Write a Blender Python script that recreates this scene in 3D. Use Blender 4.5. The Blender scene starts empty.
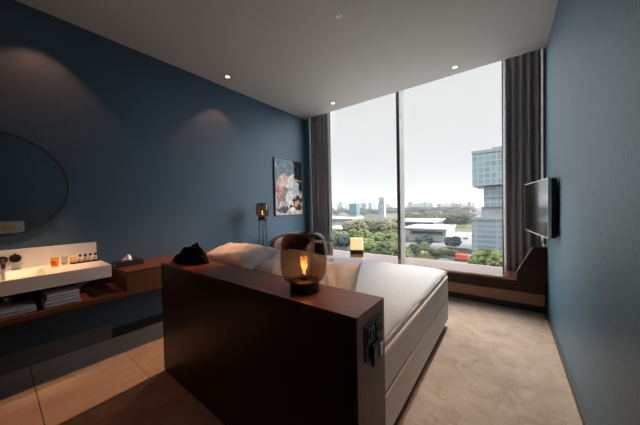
import bpy, bmesh, math, random
from mathutils import Vector, Matrix, noise
random.seed(7)
S = bpy.context.scene
COL = S.collection
PI = math.pi

# ------------------------------------------------------------------ camera
YAW, PITCH, ROLL, FPX, EYE = math.radians(37.105), math.radians(1.23), math.radians(-1.18), 248.4, 1.4
cf = Vector((-math.sin(YAW)*math.cos(PITCH), math.cos(YAW)*math.cos(PITCH), -math.sin(PITCH)))
cr0 = Vector((math.cos(YAW), math.sin(YAW), 0)); cu0 = cr0.cross(cf)
cr = math.cos(ROLL)*cr0 + math.sin(ROLL)*cu0
cu = -math.sin(ROLL)*cr0 + math.cos(ROLL)*cu0
cam = bpy.data.cameras.new('camera'); cam.sensor_width = 36; cam.lens = FPX/640*36
cam.clip_start = 0.02; cam.clip_end = 9000
camo = bpy.data.objects.new('camera', cam); COL.objects.link(camo)
m = Matrix((cr, cu, -cf)).transposed().to_4x4(); m.translation = (0, 0, EYE)
camo.matrix_world = m
S.camera = camo

# ------------------------------------------------------------------ world, light, exposure
S.view_settings.view_transform = 'Standard'; S.view_settings.look = 'None'
S.view_settings.gamma = 1; S.view_settings.use_curve_mapping = False
S.view_settings.exposure = 0.0
S.cycles.use_denoising = True
S.cycles.max_bounces = 14; S.cycles.diffuse_bounces = 6; S.cycles.transparent_max_bounces = 24
S.cycles.volume_bounces = 1
S.cycles.sample_clamp_indirect = 6
S.cycles.caustics_reflective = False; S.cycles.caustics_refractive = False

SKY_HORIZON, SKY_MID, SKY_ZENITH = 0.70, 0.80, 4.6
# fill glow added to the unseen sky at right, and how far it spreads
SKY_RIGHT_FILL_DIR, SKY_RIGHT_FILL_COS, SKY_RIGHT_FILL = (.90, .22, .38), .60, 3.0
SKY_LEFT_FILL = 2.2   # fill glow added to the unseen left sky to light the right wall
w = bpy.data.worlds.new('overcast_sky'); S.world = w; w.use_nodes = True
nt = w.node_tree; nt.nodes.clear()
geo = nt.nodes.new('ShaderNodeTexCoord'); sep = nt.nodes.new('ShaderNodeSeparateXYZ')
rmp = nt.nodes.new('ShaderNodeMapRange'); rmp.inputs[1].default_value = 0.0; rmp.inputs[2].default_value = 1.0
cr_ = nt.nodes.new('ShaderNodeValToRGB')
els = cr_.color_ramp.elements
def gv(v, tint=(1, 1, 1)): return (v/6*tint[0], v/6*tint[1], v/6*tint[2], 1)
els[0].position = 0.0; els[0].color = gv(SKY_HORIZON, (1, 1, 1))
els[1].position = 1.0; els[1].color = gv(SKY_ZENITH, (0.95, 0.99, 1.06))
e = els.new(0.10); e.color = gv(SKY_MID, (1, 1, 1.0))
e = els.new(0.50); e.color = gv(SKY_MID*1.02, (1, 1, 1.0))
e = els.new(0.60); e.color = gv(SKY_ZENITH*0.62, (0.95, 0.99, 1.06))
bg = nt.nodes.new('ShaderNodeBackground'); bg.inputs[1].default_value = 6
wo = nt.nodes.new('ShaderNodeOutputWorld')
nt.links.new(geo.outputs['Generated'], sep.inputs[0]); nt.links.new(sep.outputs[2], cr_.inputs[0])
dt = nt.nodes.new('ShaderNodeVectorMath'); dt.operation = 'DOT_PRODUCT'; dt.inputs[1].default_value = Vector(SKY_RIGHT_FILL_DIR).normalized()
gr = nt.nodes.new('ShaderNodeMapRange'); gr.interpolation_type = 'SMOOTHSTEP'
gr.inputs[1].default_value = SKY_RIGHT_FILL_COS; gr.inputs[2].default_value = 1; gr.inputs[3].default_value = 0; gr.inputs[4].default_value = SKY_RIGHT_FILL
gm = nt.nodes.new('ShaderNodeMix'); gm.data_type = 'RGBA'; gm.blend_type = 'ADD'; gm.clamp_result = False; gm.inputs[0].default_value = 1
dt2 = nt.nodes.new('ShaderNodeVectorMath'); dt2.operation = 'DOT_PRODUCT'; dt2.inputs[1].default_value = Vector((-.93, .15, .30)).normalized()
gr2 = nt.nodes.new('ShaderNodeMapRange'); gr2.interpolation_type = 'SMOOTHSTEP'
gr2.inputs[1].default_value = .70; gr2.inputs[2].default_value = 1; gr2.inputs[3].default_value = 0; gr2.inputs[4].default_value = SKY_LEFT_FILL
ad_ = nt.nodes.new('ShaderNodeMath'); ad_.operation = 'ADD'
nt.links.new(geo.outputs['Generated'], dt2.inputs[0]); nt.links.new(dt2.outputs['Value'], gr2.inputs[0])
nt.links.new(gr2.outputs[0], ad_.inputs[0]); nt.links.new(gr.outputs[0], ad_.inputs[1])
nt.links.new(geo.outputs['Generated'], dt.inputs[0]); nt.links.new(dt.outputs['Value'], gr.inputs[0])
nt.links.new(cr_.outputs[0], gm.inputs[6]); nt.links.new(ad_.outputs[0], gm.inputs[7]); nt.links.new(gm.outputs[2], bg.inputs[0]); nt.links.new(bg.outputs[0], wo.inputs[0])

def light(name, kind, loc, energy, color=(1, 1, 1), size=0.1, target=None, spot=60, blend=0.4, parent=None, **kw):
    l = bpy.data.lights.new(name, kind); l.energy = energy; l.color = color
    if kind == 'AREA':
        l.shape = 'RECTANGLE'; l.size = size; l.size_y = kw.get('size_y', size)
    else:
        l.shadow_soft_size = size
    if kind == 'SPOT': l.spot_size = math.radians(spot); l.spot_blend = blend
    o = bpy.data.objects.new(name, l); COL.objects.link(o); o.location = loc
    if target is not None:
        o.rotation_euler = (Vector(target)-Vector(loc)).to_track_quat('-Z', 'Y').to_euler()
    if parent:
        o.parent = parent; o.location = Vector(loc)-parent.location
    return o
# window portal: only guides sampling of the sky through the opening
pl = light('window_portal', 'AREA', (-1.55, 4.78, 2.05), 1, size=3.9, target=(-1.55, 0, 2.05), size_y=3.2)
pl.data.cycles.is_portal = True

WARM = (1.0, 0.37, 0.19)
# name, x, y, watts, spot angle, blend, aim, colour
DOWNLIGHTS = [
    ('round recessed ceiling downlight nearest the dark blue wall', -3.2, 2.1, 34, 80, 0.35, (-3.25, 2.05, 0), WARM),
    ('round recessed ceiling downlight beside the left curtain', -2.546, 3.83, 800, 34, 0.5, (-2.82, .55, 0), (1.0, .49, .25)),
    ('round recessed ceiling downlight in front of the right curtain', -0.576, 3.925, 560, 50, 0.9, (-0.27, 2.65, 0), (1.0, .90, .80)),
    ('round recessed ceiling downlight above the washbasin mirror', -3.2, 0.30, 30, 80, 0.35, (-3.25, 0.3, 0), WARM),
    ('added ceiling spot, out of view, over the front edge of the washbasin', -2.98, .10, 330, 24, 0.9, (-3.30, .22, .9), (1.0, .55, .26)),  # lamp added out of view to brighten the basin top
    ('round recessed ceiling downlight over the walkway beside the headboard end', -.02, 1.15, 125, 40, 0.9, (-.95, 1.6, 0), (1.0, .70, .52)),
]

# ------------------------------------------------------------------ materials
def nodes(name):
    m = bpy.data.materials.new(name); m.use_nodes = True
    t = m.node_tree; b = t.nodes['Principled BSDF']
    return m, t, b
def mat(name, col, rough=0.5, metal=0, var=None, scale=(1, 1, 1), nscale=5, detail=4, bump=0, bscale=None, bdist=0.002,
        emit=None, estr=0, spec=0.5, sheen=0, lo=0.35, hi=0.65, distort=0):
    m, t, b = nodes(name)
    b.inputs['Base Color'].default_value = (*col, 1); b.inputs['Roughness'].default_value = rough
    b.inputs['Metallic'].default_value = metal; b.inputs['Specular IOR Level'].default_value = spec
    if sheen: b.inputs['Sheen Weight'].default_value = sheen
    tc = t.nodes.new('ShaderNodeTexCoord'); mp = t.nodes.new('ShaderNodeMapping')
    mp.inputs['Scale'].default_value = scale; t.links.new(tc.outputs['Object'], mp.inputs[0])
    if var is not None:
        n = t.nodes.new('ShaderNodeTexNoise'); n.inputs['Scale'].default_value = nscale; n.inputs['Detail'].default_value = detail
        n.inputs['Distortion'].default_value = distort
        t.links.new(mp.outputs[0], n.inputs['Vector'])
        r = t.nodes.new('ShaderNodeValToRGB')
        r.color_ramp.elements[0].position = lo; r.color_ramp.elements[1].position = hi
        r.color_ramp.elements[0].color = (*col, 1); r.color_ramp.elements[1].color = (*var, 1)
        t.links.new(n.outputs['Fac'], r.inputs[0]); t.links.new(r.outputs[0], b.inputs['Base Color'])
    if bump:
        n2 = t.nodes.new('ShaderNodeTexNoise'); n2.inputs['Scale'].default_value = bscale or nscale*3; n2.inputs['Detail'].default_value = 3
        t.links.new(mp.outputs[0], n2.inputs['Vector'])
        bp = t.nodes.new('ShaderNodeBump'); bp.inputs['Strength'].default_value = bump; bp.inputs['Distance'].default_value = bdist
        t.links.new(n2.outputs['Fac'], bp.inputs['Height']); t.links.new(bp.outputs[0], b.inputs['Normal'])
    if emit:
        b.inputs['Emission Color'].default_value = (*emit, 1); b.inputs['Emission Strength'].default_value = estr
    return m
def thin_glass(name, tint, ior=1.45, rough=0.0):
    m = bpy.data.materials.new(name); m.use_nodes = True; t = m.node_tree; t.nodes.clear()
    lw = t.nodes.new('ShaderNodeLayerWeight'); lw.inputs[0].default_value = .5
    pw = t.nodes.new('ShaderNodeMath'); pw.operation = 'POWER'; pw.inputs[1].default_value = 5; t.links.new(lw.outputs['Facing'], pw.inputs[0])
    fr = t.nodes.new('ShaderNodeMath'); fr.operation = 'MULTIPLY_ADD'; fr.inputs[1].default_value = .6; fr.inputs[2].default_value = ((ior-1)/(ior+1))**2; t.links.new(pw.outputs[0], fr.inputs[0])
    tr = t.nodes.new('ShaderNodeBsdfTransparent'); tr.inputs[0].default_value = (*tint, 1)
    gl = t.nodes.new('ShaderNodeBsdfGlossy'); gl.inputs['Roughness'].default_value = rough
    mx = t.nodes.new('ShaderNodeMixShader'); o = t.nodes.new('ShaderNodeOutputMaterial')
    t.links.new(fr.outputs[0], mx.inputs[0]); t.links.new(tr.outputs[0], mx.inputs[1]); t.links.new(gl.outputs[0], mx.inputs[2])
    t.links.new(mx.outputs[0], o.inputs[0]); return m

M = {}
M['blue'] = mat('blue_wallpaper', (.026, .067, .110), .62, var=(.033, .080, .127), scale=(1, 1, 1), nscale=60, detail=6, bump=.35, bscale=140, bdist=.003)
M['blue_rib'] = mat('blue_ribbed_wallpaper', (.042, .102, .142), .45, var=(.078, .158, .21), spec=.6, scale=(1, 9, 1.1), nscale=18, detail=2, bump=.7, bscale=18, bdist=.004)
M['ceiling'] = mat('grey_ceiling_paint', (.42, .405, .38), .8, var=(.43, .415, .39), nscale=2)
M['white_paint'] = mat('white_paint', (.75, .74, .72), .6)
M['dark_wall'] = mat('dark_back_wall', (.03, .04, .05), .7, var=(.035, .05, .06), nscale=20)
M['black'] = mat('matt_black', (.008, .008, .009), .45)
M['blackmetal'] = mat('black_metal', (.012, .012, .013), .35, metal=.6)
M['blackfab'] = mat('black_knit', (.004, .004, .005), .95, spec=.15, bump=.8, bscale=70, bdist=.006, sheen=.0)
M['skirt'] = mat('black_skirting', (.012, .012, .014), .4)
M['steel'] = mat('brushed_steel', (.55, .55, .56), .3, metal=1)
M['silver'] = mat('silver_bezel', (.70, .71, .72), .35, metal=.7)
M['chrome'] = mat('chrome', (.8, .8, .8), .12, metal=1)
def wood(name, a, b, scale, rough=.35, nscale=4, spec=.5):
    return mat(name, a, rough, var=b, scale=scale, nscale=nscale, spec=spec, detail=6, bump=.12, bscale=12, bdist=.001, lo=.3, hi=.7, distort=.3)
M['wood_v'] = wood('dark_walnut_vertical_grain', (.040, .014, .010), (.070, .026, .016), (9, 9, .5), .42)
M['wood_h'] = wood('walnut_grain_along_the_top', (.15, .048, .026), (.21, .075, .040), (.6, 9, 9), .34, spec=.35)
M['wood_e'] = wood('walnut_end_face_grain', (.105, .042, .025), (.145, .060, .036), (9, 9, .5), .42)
M['wood_s'] = wood('walnut_shelf', (.085, .033, .017), (.135, .056, .028), (9, .6, 9), .40)
M['wood_b'] = wood('red_walnut_bench', (.032, .011, .007), (.046, .016, .010), (.6, 9, 9), .45, spec=.2)
M['wood_b2'] = wood('pale_walnut_plinth_board', (.24, .115, .065), (.30, .15, .09), (.6, 9, 9), .45)
M['wood_gloss'] = wood('polished_red_walnut_top', (.20, .075, .045), (.27, .11, .065), (.6, 9, 9), .20)
M['wood_gloss'].node_tree.nodes['Principled BSDF'].inputs['Coat Weight'].default_value = 1
M['wood_gloss'].node_tree.nodes['Principled BSDF'].inputs['Coat Roughness'].default_value = .08
M['wood_gloss'].node_tree.nodes['Principled BSDF'].inputs['Coat IOR'].default_value = 1.9
M['stone'] = mat('white_solid_surface', (.66, .67, .67), .4, var=(.70, .71, .71), nscale=6)
M['linen'] = mat('white_linen', (.52, .525, .54), .85, var=(.55, .555, .57), nscale=30, bump=.25, bscale=9, bdist=.012)
M['sheet'] = mat('white_sheet', (.78, .75, .76), .85, bump=.15, bscale=5, bdist=.01)
M['pillow'] = mat('pale_pillow_cotton', (.84, .82, .82), .85, bump=.35, bscale=10, bdist=.012)
M['boxspring'] = mat('pale_grey_beige_upholstery', (.80, .70, .62), .8, var=(.84, .74, .66), nscale=50, bump=.2, bscale=200, bdist=.002)
M['towel'] = mat('white_terry_towel', (.72, .72, .74), .95, bump=.8, bscale=180, bdist=.004)
M['curtain'] = mat('taupe_grey_curtain', (.40, .39, .39), .85, var=(.45, .44, .44), scale=(1, 1, .2), nscale=60, bump=.2, bscale=150, bdist=.002)
M['alu'] = mat('grey_aluminium', (.30, .29, .28), .4, metal=.3)
M['alu_dark'] = mat('dark_aluminium', (.09, .085, .08), .4, metal=.3)
M['alu_light'] = mat('pale_aluminium', (.13, .13, .125), .4, metal=.2)
M['pane'] = thin_glass('window_glass', (.985, .99, .99), 1.25)
M['smoke'] = thin_glass('smoked_brown_glass', (.77, .68, .59), 1.4)
M['clear'] = thin_glass('clear_bulb_glass', (.93, .90, .86), 1.4)
M['amber'] = thin_glass('amber_glass', (.97, .80, .50), 1.4)
M['filament'] = mat('glowing_filament', (1, .4, .1), .5, emit=(1, .34, .12), estr=2.6)
M['filament_small'] = mat('glowing_small_filament', (1, .5, .2), .5, emit=(1, .45, .15), estr=6)
M['lens'] = mat('lit_downlight_lens', (1, .9, .8), .5, emit=(1, .72, .48), estr=4)
M['trim'] = mat('downlight_ring', (.30, .27, .24), .5)
M['lampshade_y'] = mat('lit_yellow_shade', (.9, .75, .45), .7, emit=(1, .72, .36), estr=.8)
M['screen'] = mat('tv_screen', (.006, .006, .008), .12)
M['leather'] = mat('dark_brown_leather', (.045, .020, .014), .40, var=(.065, .028, .018), nscale=12, bump=.3, bscale=60, bdist=.002)
M['leather_in'] = mat('reddish_brown_leather', (.12, .050, .038), .45, var=(.15, .062, .046), nscale=12)
M['mirror'] = mat('mirror_silver', (.86, .88, .88), .01, metal=1)
M['liquid_pink'] = mat('pink_lotion', (.55, .30, .32), .3); M['liquid_clear'] = mat('cream_lotion', (.62, .55, .45), .3)
M['tissue'] = mat('white_tissue', (.85, .86, .88), .9)
M['amber_soap'] = mat('amber_soap', (.80, .52, .20), .35, var=(.85, .60, .26), nscale=30)
M['mount_plastic'] = mat('light_grey_switch', (.75, .75, .78), .4)

def carpet():
    m, t, b = nodes('marbled_taupe_carpet'); b.inputs['Roughness'].default_value = .95; b.inputs['Specular IOR Level'].default_value = .1
    tc = t.nodes.new('ShaderNodeTexCoord')
    n = t.nodes.new('ShaderNodeTexNoise'); n.inputs['Scale'].default_value = 6; n.inputs['Detail'].default_value = 8; n.inputs['Roughness'].default_value = .68
    n.inputs['Distortion'].default_value = .5
    r = t.nodes.new('ShaderNodeValToRGB'); r.color_ramp.elements[0].position = .3; r.color_ramp.elements[1].position = .7
    r.color_ramp.elements[0].color = (.29, .225, .18, 1); r.color_ramp.elements[1].color = (.41, .335, .272, 1)
    # thin dark veins: distance to a contour of a second noise
    v = t.nodes.new('ShaderNodeTexNoise'); v.inputs['Scale'].default_value = 1.5; v.inputs['Detail'].default_value = 6; v.inputs['Roughness'].default_value = .6
    a = t.nodes.new('ShaderNodeMath'); a.operation = 'SUBTRACT'; a.inputs[1].default_value = .5
    ab = t.nodes.new('ShaderNodeMath'); ab.operation = 'ABSOLUTE'
    rr = t.nodes.new('ShaderNodeValToRGB'); rr.color_ramp.elements[0].position = 0; rr.color_ramp.elements[1].position = .012
    rr.color_ramp.elements[0].color = (.84, .82, .80, 1); rr.color_ramp.elements[1].color = (1, 1, 1, 1)
    mx = t.nodes.new('ShaderNodeMix'); mx.data_type = 'RGBA'; mx.blend_type = 'MULTIPLY'; mx.inputs[0].default_value = 1
    f = t.nodes.new('ShaderNodeTexNoise'); f.inputs['Scale'].default_value = 220
    bp = t.nodes.new('ShaderNodeBump'); bp.inputs['Strength'].default_value = .4; bp.inputs['Distance'].default_value = .004
    L = t.links
    L.new(tc.outputs['Object'], n.inputs['Vector']); L.new(tc.outputs['Object'], v.inputs['Vector']); L.new(tc.outputs['Object'], f.inputs['Vector'])
    L.new(n.outputs['Fac'], r.inputs[0]); L.new(v.outputs['Fac'], a.inputs[0]); L.new(a.outputs[0], ab.inputs[0]); L.new(ab.outputs[0], rr.inputs[0])
    L.new(r.outputs[0], mx.inputs[6]); L.new(rr.outputs[0], mx.inputs[7]); L.new(mx.outputs[2], b.inputs['Base Color'])
    L.new(f.outputs['Fac'], bp.inputs['Height']); L.new(bp.outputs[0], b.inputs['Normal'])
    return m
M['carpet'] = carpet()
M['tile'] = mat('stone_floor_tile', (.36, .285, .235), .42, var=(.43, .345, .29), scale=(5, .9, 1), nscale=2.2, detail=6, lo=.3, hi=.7, distort=.6)
M['tile_dark'] = mat('dark_stone_plinth', (.10, .095, .09), .45, var=(.13, .125, .12), nscale=5)
M['grout'] = mat('dark_grout', (.05, .045, .04), .8)

# ------------------------------------------------------------------ mesh helpers
def build(name, bm, material=None, parent=None, smooth=False, bevel=0, loc=None, seg=2, solid=0):
    me = bpy.data.meshes.new(name); bmesh.ops.recalc_face_normals(bm, faces=bm.faces[:]); bm.to_mesh(me); bm.free()
    o = bpy.data.objects.new(name, me); COL.objects.link(o)
    if material:
        for x in (material if isinstance(material, (list, tuple)) else [material]): me.materials.append(x)
    if smooth:
        for p in me.polygons: p.use_smooth = True
    if solid:
        s = o.modifiers.new('s', 'SOLIDIFY'); s.thickness = solid; s.offset = -1
    if bevel:
        b = o.modifiers.new('b', 'BEVEL'); b.width = bevel; b.segments = seg; b.limit_method = 'ANGLE'
    if parent is not None:
        o.parent = parent
        if loc: o.location = loc
    elif loc: o.location = loc
    return o
def box(bm, x0, x1, y0, y1, z0, z1, mi=0, rot=None, at=None):
    r = bmesh.ops.create_cube(bm, size=1); vs = r['verts']
    mt = Matrix.Translation(((x0+x1)/2, (y0+y1)/2, (z0+z1)/2)) @ Matrix.Diagonal((abs(x1-x0), abs(y1-y0), abs(z1-z0), 1))
    if rot is not None: mt = rot @ mt
    bmesh.ops.transform(bm, matrix=mt, verts=vs)
    for f in {f for v in vs for f in v.link_faces}: f.material_index = mi
    return vs
def B(*a, **k): bm = bmesh.new(); box(bm, *a, **k); return bm
def lathe(bm, prof, seg=32, c=(0, 0, 0), axis='z', closed=False):
    rings = []
    for r, z in prof:
        ring = []
        if r < 1e-6:
            p = (0, 0, z)
            v = bm.verts.new(conv(p, c, axis)); ring = [v]
        else:
            for i in range(seg):
                a = 2*PI*i/seg; ring.append(bm.verts.new(conv((r*math.cos(a), r*math.sin(a), z), c, axis)))
        rings.append(ring)
    if closed: rings.append(rings[0])
    for a, b in zip(rings, rings[1:]):
        if len(a) == 1 and len(b) == 1: continue
        for i in range(seg):
            j = (i+1) % seg
            if len(a) == 1: bm.faces.new((a[0], b[i], b[j]))
            elif len(b) == 1: bm.faces.new((a[i], b[0], a[j]))
            else: bm.faces.new((a[i], b[i], b[j], a[j]))
    return bm
def conv(p, c, axis):
    x, y, z = p
    if axis == 'x': x, y, z = z, x, y
    elif axis == 'y': x, y, z = y, z, x
    return (x+c[0], y+c[1], z+c[2])
def LT(prof, seg=32, c=(0, 0, 0), axis='z', closed=False): return lathe(bmesh.new(), prof, seg, c, axis, closed)
def tube(bm, pts, r, seg=10, taper=None):
    pts = [Vector(p) for p in pts]; rings = []
    for i, p in enumerate(pts):
        d = (pts[min(i+1, len(pts)-1)]-pts[max(i-1, 0)]).normalized()
        a = d.orthogonal().normalized() if i == 0 else (rings[-1][1]-d*rings[-1][1].dot(d)).normalized()
        b = d.cross(a); rr = r if taper is None else r*(1+(taper-1)*i/(len(pts)-1))
        rings.append(([bm.verts.new(p+rr*(math.cos(2*PI*k/seg)*a+math.sin(2*PI*k/seg)*b)) for k in range(seg)], a))
    for (A, _), (Bq, _) in zip(rings, rings[1:]):
        for k in range(seg): bm.faces.new((A[k], A[(k+1) % seg], Bq[(k+1) % seg], Bq[k]))
    bm.faces.new(rings[0][0][::-1]); bm.faces.new(rings[-1][0])
    return bm
def T(pts, r, seg=10, taper=None): return tube(bmesh.new(), pts, r, seg, taper)
def prism(poly, y0, y1, plane='xz'):
    """poly = list of (a,b); extruded along the third axis from y0 to y1"""
    bm = bmesh.new()
    def P(a, b, c): return (a, c, b) if plane == 'xz' else ((a, b, c) if plane == 'xy' else (c, a, b))
    A = [bm.verts.new(P(a, b, y0)) for a, b in poly]; Q = [bm.verts.new(P(a, b, y1)) for a, b in poly]
    bm.faces.new(A); bm.faces.new(Q[::-1])
    n = len(poly)
    for i in range(n): bm.faces.new((A[i], A[(i+1) % n], Q[(i+1) % n], Q[i]))
    return bm
def grid_solid(nu, nv, top, bot):
    """closed slab between two height functions top(u,v), bot(u,v) giving 3-D points, u,v in 0..1"""
    bm = bmesh.new()
    A = [[bm.verts.new(top(i/nu, j/nv)) for j in range(nv+1)] for i in range(nu+1)]
    Q = [[bm.verts.new(bot(i/nu, j/nv)) for j in range(nv+1)] for i in range(nu+1)]
    for i in range(nu):
        for j in range(nv):
            bm.faces.new((A[i][j], A[i+1][j], A[i+1][j+1], A[i][j+1]))
            bm.faces.new((Q[i][j+1], Q[i+1][j+1], Q[i+1][j], Q[i][j]))
    for i in range(nu):
        bm.faces.new((A[i+1][0], A[i][0], Q[i][0], Q[i+1][0])); bm.faces.new((A[i][nv], A[i+1][nv], Q[i+1][nv], Q[i][nv]))
    for j in range(nv):
        bm.faces.new((A[0][j], A[0][j+1], Q[0][j+1], Q[0][j])); bm.faces.new((A[nu][j+1], A[nu][j], Q[nu][j], Q[nu][j+1]))
    return bm
def tag(o, label=None, cat=None, group=None, kind=None):
    if label: o['label'] = label
    if cat: o['category'] = cat
    if group: o['group'] = group
    if kind: o['kind'] = kind
    return o
def thing(name, label, cat, loc=(0, 0, 0), rz=0, group=None):
    o = bpy.data.objects.new(name, None); COL.objects.link(o); o.location = loc; o.rotation_euler = (0, 0, rz)
    o.empty_display_size = .1
    return tag(o, label, cat, group)
def copy_tree(o, loc=None, rz=None, label=None, parent=None):
    c = o.copy(); COL.objects.link(c)
    if parent is not None: c.parent = parent
    if loc is not None: c.location = loc
    if rz is not None: c.rotation_euler = (0, 0, rz)
    if label: c['label'] = label
    for ch in list(o.children): copy_tree(ch, parent=c)
    return c
def struct(name, bm, m, bevel=0):
    return tag(build(name, bm, m, bevel=bevel), kind='structure')
nz = lambda x, y, z=0, s=1: noise.noise(Vector((x*s, y*s, z*s)))

# ------------------------------------------------------------------ room shell
XL, XR, YB, YG, ZC, YC = -3.5, .385, -1.6, 4.70, 3.30, 4.15
struct('wall_left', B(XL-.15, XL, YB-.15, YG+.25, -.1, 3.95), M['blue'])
struct('wall_right', B(XR, XR+.15, YB-.15, YG+.25, -.1, 3.95), M['blue_rib'])
struct('wall_back', B(XL, XR, YB-.15, YB, -.1, 3.95), M['dark_wall'])
bm = B(XL, XR, YG+.06, YG+.25, -.6, .36); box(bm, XL, XR, YG+.06, YG+.25, 3.78, 3.95)
struct('wall_front', bm, M['white_paint'])
bm = B(XL, XR, YB, YC, ZC, ZC+.10); box(bm, XL, XR, YC, YG+.06, 3.80, 3.9); box(bm, XL, XR, YC-.05, YC, ZC+.10, 3.80)
struct('ceiling', bm, M['ceiling'])
# floor: carpet everywhere except the tiled strip by the basin
bm = B(XL, XR, .76, YG+.06, -.06, 0); box(bm, -2.36, XR, YB, .76, -.06, 0)
struct('floor', bm, M['carpet'])
bm = bmesh.new()
ys = [.76, .17, -.42, -1.01, -1.6]
xs = [XL, -2.362]
for y1, y0 in zip(ys, ys[1:]): box(bm, xs[0], xs[1]-.001, y0+.003, y1-.003, -.05, .001)
t_ = struct('floor_tiles', bm, M['tile'])
struct('floor_grout', B(XL, -2.361, YB, .7595, -.06, -.002), M['grout'])
struct('baseboard_left', B(XL, XL+.014, .765, YC, 0, .10), M['skirt'])
struct('baseboard_tiled', B(XL, XL+.012, YB, .762, 0, .17), M['tile_dark'])
bm = B(XR-.014, XR, YB, 4.10, 0, .062)
struct('baseboard_right', bm, M['skirt'])
struct('trim_1', B(XR-.017, XR-.0005, YB, 4.10, .0625, .068), M['alu_dark'])

# window wall of glass
win = tag(bpy.data.objects.new('window_1', None), kind='structure'); COL.objects.link(win)
bm = B(XL, XR, YG-.03, YG+.06, .36, .41); box(bm, XL, XR, YG-.03, YG+.06, 3.72, 3.79)
box(bm, XL, XL+.05, YG-.03, YG+.06, .41, 3.72); box(bm, XR-.05, XR, YG-.03, YG+.06, .41, 3.72)
build('window_frame', bm, M['alu'], win)
bm = B(-1.622, -1.563, YG-.20, YG+.05, .41, 3.72)
build('mullion', bm, M['alu_light'], win, bevel=.002)
bm = B(XL+.05, -1.623, YG+.00, YG+.008, .41, 3.72)
build('pane', bm, M['pane'], win)
build('pane', B(-1.562, XR-.05, YG+.00, YG+.008, .41, 3.72), M['pane'], win)
# pale metal lining of the window jamb beyond the curtain
struct('trim_2', B(XR-.012, XR, YC+.1, YG-.03, .86, 3.78), M['alu_light'])

# ------------------------------------------------------------------ window bench
bench = thing('window_bench', 'long red-brown wooden bench under the window, raised at both ends', 'bench', (-1.55, 4.4, 0))
def W(bm, o):  # world-space bmesh -> local of thing o (no rotation)
    bmesh.ops.translate(bm, verts=bm.verts[:], vec=-o.location); return bm
ZB = .42
bm = B(-2.996, .087, 4.10, YG-.03, ZB-.03, ZB); box(bm, XL+.001, -2.996, 4.222, YG-.03, ZB-.03, ZB); box(bm, .087, XR-.001, 4.222, YG-.03, ZB-.03, ZB)
build('bench_top', W(bm, bench), M['wood_gloss'], bench, bevel=.003)
build('front_panel', W(B(XL, XR-.018, 4.115, 4.14, .245, ZB-.03), bench), M['wood_b'], bench, bevel=.002)
build('lower_panel', W(B(XL, XR-.018, 4.118, 4.14, .10, .24), bench), M['wood_b2'], bench, bevel=.002)
build('plinth', W(B(XL+.014, XR-.018, 4.17, 4.19, 0, .10), bench), M['black'], bench)
build('raised_end', W(prism([(.088, ZB-.03), (.088, .50), (.25, .84), (.384, .84), (.384, ZB-.03)], 4.10, 4.22), bench), M['wood_b'], bench, bevel=.004)
build('raised_end', W(prism([(-2.995, ZB-.03), (-2.995, .50), (-3.16, .84), (-3.499, .84), (-3.499, ZB-.03)], 4.10, 4.22), bench), M['wood_b'], bench, bevel=.004)

# ------------------------------------------------------------------ curtains
def curtain(x0, x1, z0, folds, label, seed, y=4.45):
    t = thing('curtain', label, 'curtain', ((x0+x1)/2, y, z0), 0, 'floor-length curtains at the window')
    wd = x1-x0; h = 3.74-z0
    def prof(u, v):
        n = nz(u*7+seed, v*1.1, seed)
        ph = 2*PI*folds*(u+.02*nz(u*3, v*.6, seed+3))
        d = .036*math.sin(ph)+.014*math.sin(2*ph+seed)+.02*n
        x = (u-.5)*wd+.012*math.cos(ph)+.01*nz(v*2, u*5, seed)*(1-v)
        return x, d, v*h
    bm = grid_solid(folds*16, 24, lambda u, v: (prof(u, v)[0], prof(u, v)[1]-.003, prof(u, v)[2]), lambda u, v: (prof(u, v)[0], prof(u, v)[1]+.003, prof(u, v)[2]))
    build('fabric', bm, M['curtain'], t, smooth=True)
    bm = B(-wd/2-.01, wd/2+.01, -.015, .015, h, h+.03)
    build('curtain_rail', bm, M['alu'], t)
curtain(-3.49, -2.96, ZB+.002, 5, 'taupe-grey pleated curtain at the left end of the window', 3, 4.32)
curtain(-.075, .345, ZB+.002, 5, 'taupe-grey pleated curtain at the right end of the window', 8, 4.44)

# ------------------------------------------------------------------ headboard
HX0, HX1, HY0, HY1, HZ = -2.405, -.487, .873, 1.150, .95
hb = thing('headboard', 'dark walnut box headboard standing free behind the bed', 'headboard', (-1.446, 1.01, 0))
build('front_panel', W(B(HX0, HX1-.019, HY0, HY0+.02, 0, HZ-.019), hb), M['wood_v'], hb, bevel=.001)
build('back_panel', W(B(HX0, HX1-.019, HY1-.02, HY1, 0, HZ-.019), hb), M['wood_v'], hb, bevel=.001)
build('top_board', W(B(HX0, HX1, HY0-.001, HY1+.001, HZ-.0185, HZ), hb), M['wood_h'], hb, bevel=.0015)
build('end_panel', W(B(HX1-.0185, HX1, HY0, HY1, 0, HZ-.019), hb), M['wood_e'], hb, bevel=.001)
build('end_panel', W(B(HX0+.0005, HX0+.018, HY0+.0205, HY1-.0205, 0, HZ-.019), hb), M['wood_v'], hb)

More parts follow.
